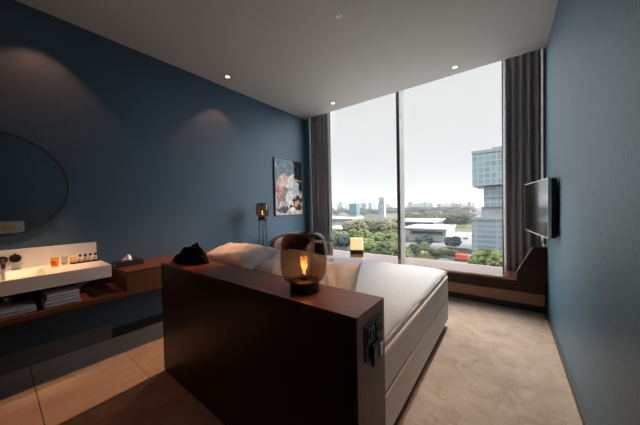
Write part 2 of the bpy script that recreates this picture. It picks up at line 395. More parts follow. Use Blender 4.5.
sk = thing('socket_panel', 'black wall socket panel on the end face of the headboard', 'socket', (HX1, 1.025, .80))
build('plate', W(B(HX1, HX1+.006, .935, 1.115, .735, .890), sk), M['black'], sk, bevel=.003)
for cy in (.985, 1.068):
    r = build('socket', W(B(HX1+.0065, HX1+.011, cy-.034, cy+.034, .80, .875), sk), M['blackmetal'], sk, bevel=.004)
    build('socket_well', LT([(0, 0), (.020, 0), (.022, .003), (.020, .0035), (.018, .0006), (0, .0006)], 24, (.0111, cy-1.025, .0375), 'x'), M['black'], r, smooth=False)
rc = thing('light_switch', 'small black bedside switch with pale rocker, below the black sockets', 'switch', (HX1+.0065, 1.035, .752))
build('housing', B(.0003, .016, -.055, .055, -.055, .040), M['black'], rc, bevel=.008, seg=3)
build('rocker', B(.0163, .020, .005, .040, -.035, .025), M['mount_plastic'], rc, bevel=.002)

# ------------------------------------------------------------------ bed
BX0, BX1, BY0, BY1 = -2.36, -.55, 1.175, 3.15
bed = thing('bed', 'wide pale box-spring bed in the middle of the room', 'bed', (-1.455, 2.15, 0))
def rbox(x0, x1, y0, y1, z0, z1, r=.03): return W(B(x0, x1, y0, y1, z0, z1), bed)
build('base', rbox(BX0, BX1, BY0, BY1, .075, .335), M['boxspring'], bed, bevel=.018, seg=3)
build('mattress', rbox(BX0, BX1, BY0, BY1, .338, .590), M['boxspring'], bed, bevel=.022, seg=3)
build('topper', rbox(BX0+.012, BX1-.010, BY0+.02, BY1-.012, .5905, .632), M['sheet'], bed, bevel=.010, seg=3)
for lx in (BX0+.12, BX1-.12):
    for ly in (BY0+.12, BY1-.12):
        build('leg', LT([(0, 0), (.03, 0), (.035, .078), (0, .078)], 20, (lx-bed.location.x, ly-bed.location.y, 0)), M['black'], bed)
build('plinth', rbox(BX0+.06, BX1-.06, BY0+.2, BY1-.2, .012, .072), M['black'], bed)

def duvet():
    t = thing('duvet', 'smooth white duvet spread over the bed', 'duvet', (-1.457, 2.38, .63))
    x0, x1, y0, y1 = -.890, .893, -1.05, .755
    def edge(u):
        return max(0.0, 1-abs(2*u-1)**10)**.5
    def top(u, v):
        x, y = x0+(x1-x0)*u, y0+(y1-y0)*v
        k = (1-abs(2*u-1)**13)**.5*(1-abs(2*v-1)**15)**.5 if 0 < u < 1 and 0 < v < 1 else 0
        wr = .008*nz(x*2.2, y*2.2, 1)+.006*nz(x*6+y*2, y*3, 5)+.003*nz(x*14, y*9, 2)
        ox = .010*nz(y*5, 3, 1)*(abs(2*u-1)**6); oy = .008*nz(x*5, 7, 1)*(abs(2*v-1)**6)
        return (x+ox, y+oy, .004+k*(.034+wr))
    def bot(u, v):
        p = top(u, v); return (p[0], p[1], .001)
    return build('cover', grid_solid(90, 90, top, bot), M['linen'], t, smooth=True)
duvet()

def pillow(label, loc, w_, h_, th, lean, rz, seed, puff=1.0):
    t = thing('pillow', label, 'pillow', loc, rz, 'white pillows against the headboard')
    R_ = Matrix.Rotation(lean, 3, 'X')
    def f(u, v, s):
        a, b = 2*u-1, 2*v-1
        e = max(0, (1-abs(a)**3.2))**.55*max(0, (1-abs(b)**3.2))**.55
        pin = 1-.15*(1-abs(a)**2)*abs(b)**4
        pin2 = 1-.12*(1-abs(b)**2)*abs(a)**4
        x, z = a*w_/2*pin2, b*h_/2*pin
        wr = .012*nz(a*2+seed, b*2, s*2+seed)+.010*nz(a*5+seed, b*2.5+a*2, s+seed)
        p = R_ @ Vector((x, s*(th/2*e*puff+wr*e**.4 if e > 0 else 0), z+.02*nz(a*1.5, seed, 1)))
        return p
    bm = grid_solid(44, 32, lambda u, v: f(u, v, 1), lambda u, v: f(u, v, -1))
    bmesh.ops.remove_doubles(bm, verts=bm.verts[:], dist=.0004)
    build('pillow_case', bm, M['pillow'], t, smooth=True)
    return t
# lying or leaning against the rear face of the headboard
pillow('long creased white pillow lying on top, beside the black cloth bag', (-2.03, 1.385, .940), .80, .46, .20, math.radians(-76), .03, 2)
pillow('white pillow just showing behind the gap between the two front pillows', (-1.86, 1.86, .765), .66, .44, .20, math.radians(-80), -.03, 9)
pillow('white pillow lying on top, just left of the smoked glass table lamp', (-1.36, 1.385, .930), .56, .46, .19, math.radians(-74), -.05, 5)
pillow('lower white pillow lying under the long creased one', (-1.99, 1.41, .742), .72, .46, .19, math.radians(-88), 0, 21)
pillow('lower white pillow lying under the one left of the table lamp', (-1.33, 1.41, .742), .54, .46, .19, math.radians(-88), 0, 25)
pillow('white pillow with a pointed corner just right of the table lamp', (-.925, 1.30, .845), .39, .46, .15, math.radians(-24), .04, 14)

# ------------------------------------------------------------------ black cloth bag
def cloth_bag():
    t = thing('cloth_bag', 'crumpled black cloth bag on the left end of the headboard top', 'bag', (-2.19, 1.03, HZ+.001), math.radians(8))
    def top(u, v):
        a, b = 2*u-1, 2*v-1
        r = math.hypot(a*.98, b*.98); k = max(0, 1-r**2.4)
        ridge = .60+.40*math.exp(-((a-.25)/.60)**2)
        hgt = k**.6*ridge*.135*(1+.35*nz(a*2.5, b*2.5, 4)+.22*nz(a*6, b*6, 2))
        x = a*.20*(1+.10*nz(b*3, 1, 1)); y = b*.095*(1+.18*nz(a*3, 5, 1))
        if r > 1: x /= r; y /= r
        return (x+.015*nz(a*4, b*4, 8), y+.008*nz(a*4, b*4, 3), max(.0015, hgt+.004))
    build('body', grid_solid(40, 26, top, lambda u, v: (top(u, v)[0], top(u, v)[1], 0)), M['blackfab'], t, smooth=True)
    build('strap', T([(.13, -.03, .02), (.17, -.05, .035), (.195, -.045, .012), (.17, -.075, .006), (.10, -.088, .006), (.03, -.09, .008)], .006, 8), M['blackfab'], t, smooth=True)
cloth_bag()

# ------------------------------------------------------------------ smoked glass lamps
def lamp_head(t, z0, R_, H_, fil, power, col):
    """black socket drum at z0, smoked barrel-shaped glass standing in it, filament bulb inside"""
    drum = .42*R_
    build('base', LT([(0, 0), (drum*1.42, 0), (drum*1.5, .004), (drum*1.5, H_*.20), (drum*1.42, H_*.215), (0, H_*.215)], 48, (0, 0, z0)), M['black'], t, smooth=False)
    gz = z0+H_*.17; gh = H_*.98
    out = [(drum*1.36, 0.048*gh)]
    n = 26
    for i in range(1, n):
        a = PI*i/n; rr = R_*(abs(math.sin(a)))**.42; zz = gh*(.5-.5*math.copysign(abs(math.cos(a))**.62, math.cos(a)))
        if zz > .055*gh and (rr > drum*1.36 or zz > gh*.5): out.append((rr, zz))
    out.append((R_*.12, gh*.985)); 
    th = .0022
    inn = [(max(r-th, .001), z if z < gh*.9 else z-th) for r, z in out][::-1]
    prof = [(r, z) for r, z in out[:-1]]+[(0, gh)]
    bm = LT(prof, 64, (0, 0, gz)); 
    lathe(bm, [(max(r-th, .0), (z if z < gh*.85 else z-th)) for r, z in out[:-1]]+[(0, gh-th)], 64, (0, 0, gz))
    build('glass_shade', bm, M['smoke'], t, smooth=True)
    hs = H_/.29
    build('socket', LT([(0, 0), (.019*hs, 0), (.019*hs, .016*hs), (.016*hs, .02*hs), (0, .02*hs)], 24, (0, 0, z0+H_*.216)), M['black'], t)
    bz = z0+H_*.216+.021*hs
    b = build('bulb', LT([(.013*hs, 0), (.019*hs, .012*hs), (.019*hs, .10*hs), (.013*hs, .115*hs), (0, .122*hs)], 24, (0, 0, bz)), M['clear'], t, smooth=True)
    pts = [(.0065*hs*math.cos(k*.8), .0065*hs*math.sin(k*.8), bz+(.010+.080*k/48)*hs) for k in range(49)]
    build('filament', T(pts, .0042*hs, 6), fil, b)
    build('stem', LT([(0, 0), (.018*hs, 0), (.020*hs, .006*hs), (.020*hs, .075*hs), (.010*hs, .082*hs), (0, .082*hs)], 24, (0, 0, z0+H_*.17+H_*.98-.0035-.084*hs)), M['black'], t)
    light('bulb_light', 'POINT', (t.location.x, t.location.y, t.location.z+bz+.05*hs), power, col, size=.02, parent=t)
tl = thing('table_lamp', 'smoked glass globe table lamp with glowing filament, on the headboard', 'lamp', (-.882, 1.012, HZ+.0005))
lamp_head(tl, 0, .126, .276, M['filament'], 1.6, (1, .42, .14))

fl = thing('floor_lamp', 'smoked glass floor lamp on thin black legs by the blue wall', 'lamp', (-3.20, 2.67, .001))
lamp_head(fl, 1.215, .108, .238, M['filament_small'], .5, (1, .5, .2))
build('stand_ring', LT([(.03, 1.205), (.085, 1.205), (.085, 1.2145), (.03, 1.2145)], 32, closed=True), M['blackmetal'], fl)
for k in range(3):
    a = PI*2*k/3+.3
    build('leg', T([(.11*math.cos(a), .11*math.sin(a), 0), (.055*math.cos(a), .055*math.sin(a), 1.206)], .006, 8), M['blackmetal'], fl, smooth=True)
build('foot_ring', T([(.11*math.cos(2*PI*k/40), .11*math.sin(2*PI*k/40), .006) for k in range(41)], .005, 6), M['blackmetal'], fl, smooth=True)

# ------------------------------------------------------------------ armchair and little table in the corner
ac = thing('armchair', 'dark brown leather tub armchair in the corner below the painting', 'armchair', (-2.88, 3.02, 0), math.radians(-62))
def shell_bm(ri, ro, a0, a1, z0, ztop, n=36):
    bm = bmesh.new(); rows = []
    for i in range(n+1):
        s = i/n; a = a0+(a1-a0)*s; hh = ztop-(ztop-.64)*abs(2*s-1)**2.6
        flare = .05*(1-abs(2*s-1)**2)
        row = []
        for r, z in ((ro, z0), (ro+flare*.6, (z0+hh)/2), (ro+flare, hh-.02), (ro+flare-.025, hh), (ri+flare+.01, hh), (ri+flare, hh-.03), (ri, z0+.1), (ri, z0)):
            row.append(bm.verts.new((r*math.cos(a), r*math.sin(a)*.94, z)))
        rows.append(row)
    k = len(rows[0])
    for A, Q in zip(rows, rows[1:]):
        for j in range(k): bm.faces.new((A[j], A[(j+1) % k], Q[(j+1) % k], Q[j]))
    bm.faces.new(rows[0]); bm.faces.new(rows[-1][::-1]); return bm
build('back_shell', shell_bm(.335, .365, math.radians(15), math.radians(345), .20, .93), M['leather'], ac, smooth=True)
build('backrest', shell_bm(.27, .331, math.radians(35), math.radians(325), .36, .915), M['leather_in'], ac, smooth=True)
build('seat', LT([(0, .30), (.30, .30), (.325, .34), (.325, .42), (.29, .455), (0, .465)], 40), M['leather'], ac, smooth=True)
for k in range(4):
    a = PI/4+k*PI/2
    build('leg', T([(.26*math.cos(a), .26*math.sin(a), 0), (.21*math.cos(a), .21*math.sin(a), .30)], .012, 10), M['blackmetal'], ac, smooth=True)

st = thing('side_table', 'round black pedestal table in front of the left curtain', 'table', (-2.93, 3.76, 0))
build('table_top', LT([(0, .748), (.325, .748), (.34, .757), (.335, .764), (0, .764)], 56), M['black'], st)
build('pole', LT([(0, .012), (.02, .012), (.02, .7475), (0, .7475)], 20), M['blackmetal'], st, smooth=False)
build('base', LT([(0, 0), (.20, 0), (.20, .008), (.03, .012), (0, .012)], 40), M['blackmetal'], st)
bk = thing('notepad', 'thin pale notepad lying on the round black table', 'notepad', (-2.80, 3.62, .7645), .4)
build('pages', B(-.07, .07, -.10, .10, 0, .008), M['linen'], bk)
build('binding', B(-.07, .07, .1005, .108, 0, .009), M['black'], bk)

yl = thing('card_lamp', 'small square lamp with glowing yellow shade and black base on the window bench', 'lamp', (-2.52, 4.58, ZB+.0005), math.radians(25))
build('base', B(-.135, .135, -.07, .07, 0, .075), M['black'], yl, bevel=.01)
build('lamp_shade', B(-.128, .128, -.045, .045, .0755, .32), M['lampshade_y'], yl, bevel=.01)

# ------------------------------------------------------------------ painting
pn = thing('painting', 'tall abstract canvas in grey blue, black and pale pink', 'painting', (XL+.002, 3.585, 1.80))
W_, H_ = .76, 1.10
build('canvas_frame', B(0, .03, -W_/2, W_/2, -H_/2, H_/2), M['black'], pn)
def art():
    m, t, b = nodes('abstract_painting'); b.inputs['Roughness'].default_value = .8; b.inputs['Specular IOR Level'].default_value = .15
    N = t.nodes; L = t.links
    tc = N.new('ShaderNodeTexCoord'); sp = N.new('ShaderNodeSeparateXYZ'); L.new(tc.outputs['Object'], sp.inputs[0])
    Y, Z = sp.outputs[1], sp.outputs[2]
    nd = N.new('ShaderNodeTexNoise'); nd.inputs['Scale'].default_value = 9; nd.inputs['Detail'].default_value = 5; L.new(tc.outputs['Object'], nd.inputs['Vector'])
    def math_(op, a, c=None):
        n = N.new('ShaderNodeMath'); n.operation = op
        for i, v in enumerate((a, c)):
            if v is None: continue
            if isinstance(v, (int, float)): n.inputs[i].default_value = v
            else: L.new(v, n.inputs[i])
        return n.outputs[0]
    wob = math_('MULTIPLY', math_('SUBTRACT', nd.outputs['Fac'], .5), .26)
    y = math_('ADD', Y, wob); z = math_('ADD', Z, wob)
    def rect(y0, y1, z0, z1):
        a = math_('MULTIPLY', math_('GREATER_THAN', y, y0), math_('LESS_THAN', y, y1))
        c = math_('MULTIPLY', math_('GREATER_THAN', z, z0), math_('LESS_THAN', z, z1))
        return math_('MULTIPLY', a, c)
    def blob(cy, cz, ry, rz):
        a = math_('POWER', math_('DIVIDE', math_('SUBTRACT', y, cy), ry), 2); c = math_('POWER', math_('DIVIDE', math_('SUBTRACT', z, cz), rz), 2)
        return math_('LESS_THAN', math_('ADD', a, c), 1)
    cur = None
    def layer(base, mask, col):
        n = N.new('ShaderNodeMix'); n.data_type = 'RGBA'
        L.new(mask, n.inputs[0])
        if isinstance(base, tuple): n.inputs[6].default_value = (*base, 1)
        else: L.new(base, n.inputs[6])
        n.inputs[7].default_value = (*[q*.72 for q in col], 1); return n.outputs[2]
    c = layer((.16, .22, .27), rect(-.38, .14, .22, .6), (.24, .31, .37))
    c = layer(c, rect(.14, .5, -.06, .6), (.008, .008, .012))
    c = layer(c, rect(-.5, .5, -.6, -.12), (.62, .58, .55))
    c = layer(c, rect(-.34, -.12, -.30, .10), (.50, .33, .30))
    c = layer(c, blob(-.16, .13, .14, .12), (.78, .58, .50))
    c = layer(c, blob(-.27, -.04, .09, .12), (.80, .45, .42))
    c = layer(c, blob(.06, .10, .12, .14), (.82, .78, .76))
    c = layer(c, blob(.17, .0, .10, .17), (.62, .62, .68))
    c = layer(c, blob(.02, -.20, .11, .15), (.88, .82, .78))
    c = layer(c, rect(.10, .5, .155, .18), (.75, .45, .22))
    c = layer(c, rect(.12, .36, -.42, -.20), (.10, .05, .04))
    c = layer(c, blob(.24, -.30, .07, .05), (.70, .42, .22))
    c = layer(c, blob(.08, -.36, .05, .13), (.90, .88, .86))
    c = layer(c, blob(-.2, -.44, .18, .06), (.12, .12, .15))
    c = layer(c, rect(-.33, -.31, -.36, -.02), (.06, .05, .06))
    c = layer(c, rect(-.18, -.165, -.36, -.06), (.25, .12, .10))
    c = layer(c, rect(.05, .4, -.47, -.45), (.80, .62, .25))
    c = layer(c, rect(-.5, -.36, .1, .6), (.55, .60, .64))
    c = layer(c, rect(-.06, -.045, -.50, .05), (.92, .90, .88)); c = layer(c, rect(.20, .21, -.5, -.1), (.85, .70, .45))
    c = layer(c, rect(.11, .5, -.24, -.20), (.03, .02, .02)); c = layer(c, rect(.0, .5, -.40, -.37), (.05, .03, .03))
    n3 = N.new('ShaderNodeTexNoise'); n3.inputs['Scale'].default_value = 16; n3.inputs['Detail'].default_value = 4; L.new(tc.outputs['Object'], n3.inputs['Vector'])
    r3 = N.new('ShaderNodeMapRange'); r3.inputs[1].default_value = .35; r3.inputs[2].default_value = .65; r3.inputs[3].default_value = .55; r3.inputs[4].default_value = 1.15
    L.new(n3.outputs['Fac'], r3.inputs[0]); vm = N.new('ShaderNodeVectorMath'); vm.operation = 'SCALE'; L.new(c, vm.inputs[0]); L.new(r3.outputs[0], vm.inputs['Scale']); c = vm.outputs[0]
    L.new(c, b.inputs['Base Color']); return m
build('picture', B(.0305, .033, -W_/2+.012, W_/2-.006, -H_/2+.012, H_/2-.012), art(), pn)

# ------------------------------------------------------------------ television
tv = thing('television', 'flat black television with silver edge on a wall arm', 'television', (.262, 3.70, 1.345), math.radians(7.5))
TWD, THT = 1.00, .585
build('screen', B(-.0215, -.018, -TWD/2+.008, TWD/2-.008, -THT/2+.010, THT/2-.008), M['screen'], tv)
bm = B(-.022, .003, -TWD/2, TWD/2, THT/2-.0075, THT/2); box(bm, -.022, .003, -TWD/2, TWD/2, -THT/2, -THT/2+.0095)
box(bm, -.022, .003, -TWD/2, -TWD/2+.0075, -THT/2+.0095, THT/2-.0075); box(bm, -.022, .003, TWD/2-.0075, TWD/2, -THT/2+.0095, THT/2-.0075)
build('bezel', bm, M['silver'], tv)
build('back_cover', B(.0035, .045, -TWD/2+.004, TWD/2-.004, -THT/2+.004, THT/2-.004), M['black'], tv, bevel=.012, seg=3)
ma = build('mount_arm', B(.0455, .09, -.12, .12, -.12, .12), M['blackmetal'], tv, bevel=.004)
br = thing('wall_bracket', 'black wall bracket holding the television', 'bracket', (XR-.0005, 3.66, 1.34))
build('wall_plate', B(-.014, 0, -.16, .16, -.14, .14), M['blackmetal'], br, bevel=.003)
build('arm', B(-.022, -.0145, -.13, .13, -.03, .03), M['blackmetal'], br)

# ------------------------------------------------------------------ wash counter on the left wall
SZ = .62
sh = thing('wall_shelf', 'long dark wooden shelf floating below the washbasin', 'shelf', (-3.22, .45, SZ))
build('board', W(B(XL+.001, -2.95, -1.3, 1.95, SZ-.045, SZ), sh), M['wood_s'], sh, bevel=.002)
dc = thing('drawer_cabinet', 'wooden drawer box on the shelf right of the washbasin', 'cabinet', (-3.22, 1.10, SZ+.0005))
build('body', W(B(XL+.001, -2.971, 0.77, 1.949, SZ+.0005, .795), dc), M['wood_s'], dc, bevel=.001)
build('top', W(B(XL+.001, -2.948, .766, 1.95, .7955, .815), dc), M['wood_s'], dc, bevel=.0015)
d_ = build('drawer', W(B(-2.9705, -2.952, .772, 1.358, SZ+.006, .790), dc), M['wood_s'], dc, bevel=.001)
d_ = build('drawer', W(B(-2.9705, -2.952, 1.362, 1.947, SZ+.006, .790), dc), M['wood_s'], dc, bevel=.001)

wb = thing('washbasin', 'long white stone washbasin slab fixed to the blue wall', 'washbasin', (-3.22, 0, .79))
# slab with a shallow sloped trough
bx0, bx1, by0, by1, bz0, bz1 = XL+.001, -2.955, -.72, .66, .792, .905
bm = bmesh.new()
o_ = [(bx0, by0), (bx1, by0), (bx1, by1), (bx0, by1)]
i_ = [(bx0+.10, by0+.10), (bx1-.025, by0+.10), (bx1-.025, .26), (bx0+.10, .26)]
j_ = [(bx0+.16, by0+.20), (bx1-.06, by0+.20), (bx1-.06, .20), (bx0+.16, .20)]
vb = [bm.verts.new((x, y, bz0)) for x, y in o_]; vt = [bm.verts.new((x, y, bz1)) for x, y in o_]
vi = [bm.verts.new((x, y, bz1)) for x, y in i_]; vj = [bm.verts.new((x, y, bz1-.07)) for x, y in j_]
bm.faces.new(vb[::-1]); bm.faces.new(vj)
for k in range(4):
    n_ = (k+1) % 4
    bm.faces.new((vb[k], vb[n_], vt[n_], vt[k])); bm.faces.new((vt[k], vt[n_], vi[n_], vi[k])); bm.faces.new((vi[k], vi[n_], vj[n_], vj[k]))
build('basin', W(bm, wb), M['stone'], wb, bevel=.003)
build('backsplash', W(B(bx0, bx0+.018, by0, by1, bz1+.0003, 1.08), wb), M['stone'], wb, bevel=.001)
build('drain', LT([(0, 0), (.025, 0), (.028, .004), (0, .005)], 24, (-3.2+3.22, -.15, bz1-.07-.79+.0005)), M['blackmetal'], wb)
tp = thing('tap', 'black wall-mounted tap spout over the washbasin', 'tap', (XL+.0195, .045, 1.0))
build('escutcheon', LT([(0, 0), (.030, 0), (.030, .010), (0, .012)], 28, axis='x'), M['black'], tp)
build('spout', T([(.0125, 0, 0), (.10, 0, 0), (.15, 0, -.004), (.165, 0, -.018), (.168, 0, -.055)], .012, 14), M['black'], tp, smooth=True)
kb = thing('mixer_control', 'round black mixer control on the white backsplash, right of the spout', 'tap control', (XL+.0195, .115, 1.002))
build('escutcheon', LT([(0, 0), (.036, 0), (.036, .008), (0, .009)], 28, axis='x'), M['black'], kb)
build('knob', LT([(0, .0095), (.026, .0095), (.026, .045), (.022, .05), (0, .05)], 28, axis='x'), M['blackmetal'], kb)
build('lever', T([(.045, .0, .0265), (.045, .0, .05)], .004, 8), M['blackmetal'], kb)
sp_ = thing('drain_trap', 'chrome drain trap under the washbasin', 'drain trap', (-3.25, .05, SZ+.0005))
build('pipe', T([(0, 0, .171), (0, 0, .05), (-.02, 0, .02), (-.06, 0, .02), (-.08, 0, .05), (-.10, 0, .09), (-.2485, 0, .09)], .016, 14), M['chrome'], sp_, smooth=True)
build('cup', LT([(0, 0), (.03, 0), (.032, .01), (.032, .10), (.02, .115), (0, .115)], 28, (.0, .0, .0)), M['chrome'], sp_, smooth=False)

# toiletries on the ledge
LZ = bz1+.0008
tum = thing('tumbler', 'amber glass tumbler standing nearest the taps', 'tumbler', (-3.30, .335, LZ))
build('glass', LT([(.0, 0), (.024, 0), (.026, .01), (.028, .082), (.025, .082), (.023, .012), (0, .010)], 32), M['amber'], tum, smooth=False)
build('filling', LT([(0, .0105), (.0225, .0125), (.0235, .060), (0, .060)], 32), M['amber_soap'], tum)
tum2 = thing('tumbler', 'slim clear glass just right of the amber tumbler', 'tumbler', (-3.32, .40, LZ))
build('glass', LT([(.0, 0), (.019, 0), (.021, .008), (.022, .080), (.019, .080), (.018, .010), (0, .008)], 28), M['clear'], tum2)
build('filling', LT([(0, .0085), (.0175, .0105), (.018, .035), (0, .035)], 28), M['liquid_clear'], tum2)
tr = thing('tray', 'narrow black tray of toiletries on the washbasin ledge', 'tray', (-3.345, .545, LZ))
bm = B(-.045, .045, -.105, .105, 0, .006); box(bm, -.045, -.040, -.105, .105, .006, .014); box(bm, .040, .045, -.105, .105, .006, .014)
box(bm, -.040, .040, -.105, -.100, .006, .014); box(bm, -.040, .040, .100, .105, .006, .014)
build('tray_body', bm, M['black'], tr)
so = thing('soap', 'square amber soap bar standing at the left end of the black tray', 'soap', (-3.345, .468, LZ+.0066))
build('bar', B(-.012, .012, -.024, .024, 0, .065), M['amber_soap'], so, bevel=.008, seg=3)
names = [('second from the amber soap', M['liquid_pink']), ]
for k, (mm, lab) in enumerate([(M['liquid_clear'], 'small toiletry bottle with black cap, nearest the amber soap on the tray'),
                               (M['liquid_pink'], 'small pink toiletry bottle with black cap, second from the amber soap'),
                               (M['liquid_clear'], 'small toiletry bottle with black cap, third from the amber soap'),
                               (M['liquid_clear'], 'small toiletry bottle with black cap, farthest from the amber soap')]):
    b_ = thing('toiletry_bottle', lab, 'bottle', (-3.345, .515+.037*k-.003, LZ+.0066), 0, 'small toiletry bottles on the tray')
    build('bottle_body', LT([(0, 0), (.013, 0), (.014, .004), (.014, .040), (.008, .048), (.006, .052), (0, .052)], 20), mm, b_, smooth=False)
    build('cap', LT([(0, .0525), (.011, .0525), (.011, .072), (0, .073)], 18), M['black'], b_)

# towels on the shelf
def towel(w_, d_, h_, loc, label, seed, rz=0):
    t = thing('folded_towel', label, 'towel', loc, rz, 'folded white towels on the shelf')
    bm = bmesh.new()
    # a folded cloth: three stacked layers closed by a round fold at the front
    for L_ in range(2):
        z0 = L_*h_/2+.0006; z1 = z0+h_/2-.0012
        n = 10; poly = [(-d_/2+.006*L_, z0)]
        for i in range(n+1):
            a = -PI/2+PI*i/n; poly.append((d_/2-(z1-z0)/2+(z1-z0)/2*math.cos(a), (z0+z1)/2+(z1-z0)/2*math.sin(a)))
        poly.append((-d_/2+.006*L_, z1))
        p = prism(poly, -w_/2+.003*L_, w_/2-.004*L_)
        me = bpy.data.meshes.new('t'); p.to_mesh(me); p.free(); bm.from_mesh(me); bpy.data.meshes.remove(me)
    build('towel_cloth', bm, M['towel'], t, bevel=.004)
    build('hem', B(d_/2-.05, d_/2-.035, -w_/2-.0005+.004, w_/2-.004, h_, h_+.0012), M['towel'], t)
towel(.215, .26, .052, (-3.115, .343, SZ+.0006), 'thick folded white towel, lower of the pair nearer the drawer box', 1, .0)
towel(.200, .235, .048, (-3.125, .345, SZ+.0545), 'folded white towel, upper of the pair nearer the drawer box', 2, .04)
towel(.26, .25, .050, (-3.11, .065, SZ+.0006), 'single folded white towel on the shelf beside the drain trap', 3, 0)

# tissue box
tb = thing('tissue_box', 'flat black tissue box with a white tissue, on the drawer cabinet', 'tissue box', (-3.285, .872, .8155), math.radians(2))
build('box', B(-.075, .075, -.125, .125, 0, .052), M['black'], tb, bevel=.004)
build('opening', LT([(.028, .0522), (.034, .0522), (.034, .0545), (.028, .0545)], 28, closed=True), M['blackmetal'], tb)
def tissue():
    bm = bmesh.new(); rings = []
    for j in range(9):
        v = j/8; ring = []
        for i in range(24):
            a = 2*PI*i/24; r = (.027*(1-v)**.8+.003)*(1+.35*math.sin(a*3+v*3)*(1-v*.5))
            ring.append(bm.verts.new((r*math.cos(a)*.7, r*math.sin(a)*1.45+.012*v, .0548+.058*v+.006*math.sin(2*a)*v)))
        rings.append(ring)
    for A, Q in zip(rings, rings[1:]):
        for i in range(24): bm.faces.new((A[i], A[(i+1) % 24], Q[(i+1) % 24], Q[i]))
    bm.faces.new(rings[0][::-1]); bm.faces.new(rings[-1]); return bm
build('tissue', tissue(), M['tissue'], tb, smooth=True)

# mirror
mr = thing('mirror', 'large round wall mirror with thin black rim above the washbasin', 'mirror', (XL+.001, .01, 1.655))
RM = .452
build('mirror_glass', LT([(0, .008), (RM-.006, .008), (RM-.006, .014), (0, .014)], 96, axis='x'), M['mirror'], mr)
build('rim', LT([(RM-.0055, 0), (RM+.006, 0), (RM+.006, .02), (RM-.0055, .02)], 96, axis='x', closed=True), M['black'], mr)
build('clip', LT([(0, .0205), (.022, .0205), (.022, .034), (0, .036)], 20, (0, .330, -.300), axis='x'), M['black'], mr)
build('clip', LT([(0, .0205), (.022, .0205), (.022, .034), (0, .036)], 20, (0, -.330, -.300), axis='x'), M['black'], mr)

# framed print on the right wall beside the camera, seen only in the mirror
fp = thing('framed_print', 'small white framed print with an orange shape, seen in the mirror', 'picture', (XR-.002, .20, 1.145))
build('frame', B(-.014, 0, -.17, .17, -.11, .11), M['white_paint'], fp)
build('print', B(-.0165, -.0145, -.10, .06, -.05, .03), M['amber_soap'], fp)

# ------------------------------------------------------------------ ceiling fittings
for lab, x, y, p, sp, bl, aim, colr in DOWNLIGHTS:
    d = thing('ceiling_downlight', lab, 'downlight', (x, y, ZC), 0, 'recessed ceiling downlights')
    build('trim_ring', LT([(.030, -.004), (.044, -.003), (.046, -.0005), (.030, -.0005)], 32, closed=True), M['trim'], d)
    build('lens', LT([(0, -.0045), (.029, -.0045), (.029, -.0008), (0, -.0008)], 32), M['lens'], d)
    light('spot', 'SPOT', (x, y, ZC-.012), p, colr, size=.025, target=aim, spot=sp, blend=bl, parent=None).parent = None
sd = thing('smoke_detector', 'tiny white sprinkler disc in the grey ceiling', 'sprinkler', (-1.349*1.9/1.92, 2.168*1.9/1.92, ZC))
build('cover_plate', LT([(0, -.006), (.03, -.005), (.034, -.0005), (0, -.0005)], 28), M['white_paint'], sd)
build('sprinkler_head', LT([(0, -.02), (.008, -.02), (.008, -.0065), (0, -.0065)], 16), M['steel'], sd)

# ================================================================== OUTSIDE: the city seen from the upper floor
GZ = -24.0
def ray(px, py): return (cf + (px-320)/FPX*cr - (py-212.5)/FPX*cu)
def P(px, py, Y): d = ray(px, py); return Vector((0, 0, EYE)) + d*(Y/d.y)
def G(px, py, z=GZ): d = ray(px, py); return Vector((0, 0, EYE)) + d*((z-EYE)/d.z)
K_OUT = .25
def emat(name, a, b, ns, **k): a = tuple(K_OUT*c for c in a); b = tuple(K_OUT*c for c in b); return mat(name, a, k.pop('rough', .9), var=b, nscale=ns, spec=.1, **k)
M['ground'] = emat('city_ground', (.13, .14, .10), (.20, .19, .165), .012, detail=8)
M['grass'] = emat('mown_grass', (.22, .27, .10), (.30, .33, .15), .05)
M['asphalt'] = emat('pale_asphalt', (.42, .42, .42), (.50, .50, .50), .3)
M['paving'] = emat('pale_paving', (.58, .57, .55), (.68, .67, .65), .3)
M['bark'] = emat('bark', (.12, .09, .07), (.16, .13, .10), 3)
LEAF = {
    'fresh': emat('fresh_green_leaves', (.24, .31, .10), (.38, .46, .19), .6, bump=1, bscale=2.5, bdist=.8),
    'mid': emat('mid_green_leaves', (.15, .20, .10), (.22, .28, .15), .6, bump=1, bscale=2.5, bdist=.8),
    'bud': emat('budding_brown_leaves', (.36, .35, .20), (.50, .48, .30), .6, bump=1, bscale=2.5, bdist=.8),
    'blue': emat('blue_green_leaves', (.13, .20, .19), (.19, .27, .24), .6, bump=1, bscale=2.5, bdist=.8),
    'far': emat('dull_green_leaves', (.09, .12, .07), (.15, .17, .11), .3),
    'brown': emat('dull_brown_twigs', (.20, .18, .15), (.27, .24, .20), .3),
}
struct('bounce_slab', B(-45, 30, 5.2, 33.5, -9, -6), mat('pale_bounce_slab', (.36, .36, .35), .9, var=(.42, .42, .41), nscale=3))  # unseen slab added below the sill to bounce daylight onto the ceiling
struct('ground', B(-4500, 2500, 30, 5200, GZ-2, GZ), M['ground'])
def patch(name, pts, m, dz):
    q = [G(*p) for p in pts]
    struct(name, prism([(v.x, v.y) for v in q], GZ-.5, GZ+dz, 'xy'), m)
patch('grass_field', [(452, 232), (474, 232), (474, 223.5), (455, 224)], M['grass'], .10)
patch('grass_lawn', [(383, 217.5), (399, 217.5), (399, 214), (383, 214)], M['grass'], .12)
patch('grass_verge', [(400, 262), (431, 262), (447, 247), (436, 243), (402, 247)], M['grass'], .08)
patch('parking_lot', [(440, 246), (476, 250), (476, 232.5), (449, 231.5)], M['paving'], .14)
patch('road', [(425, 275), (500, 275), (476, 256), (455, 253.5), (440, 258)], M['asphalt'], .20)
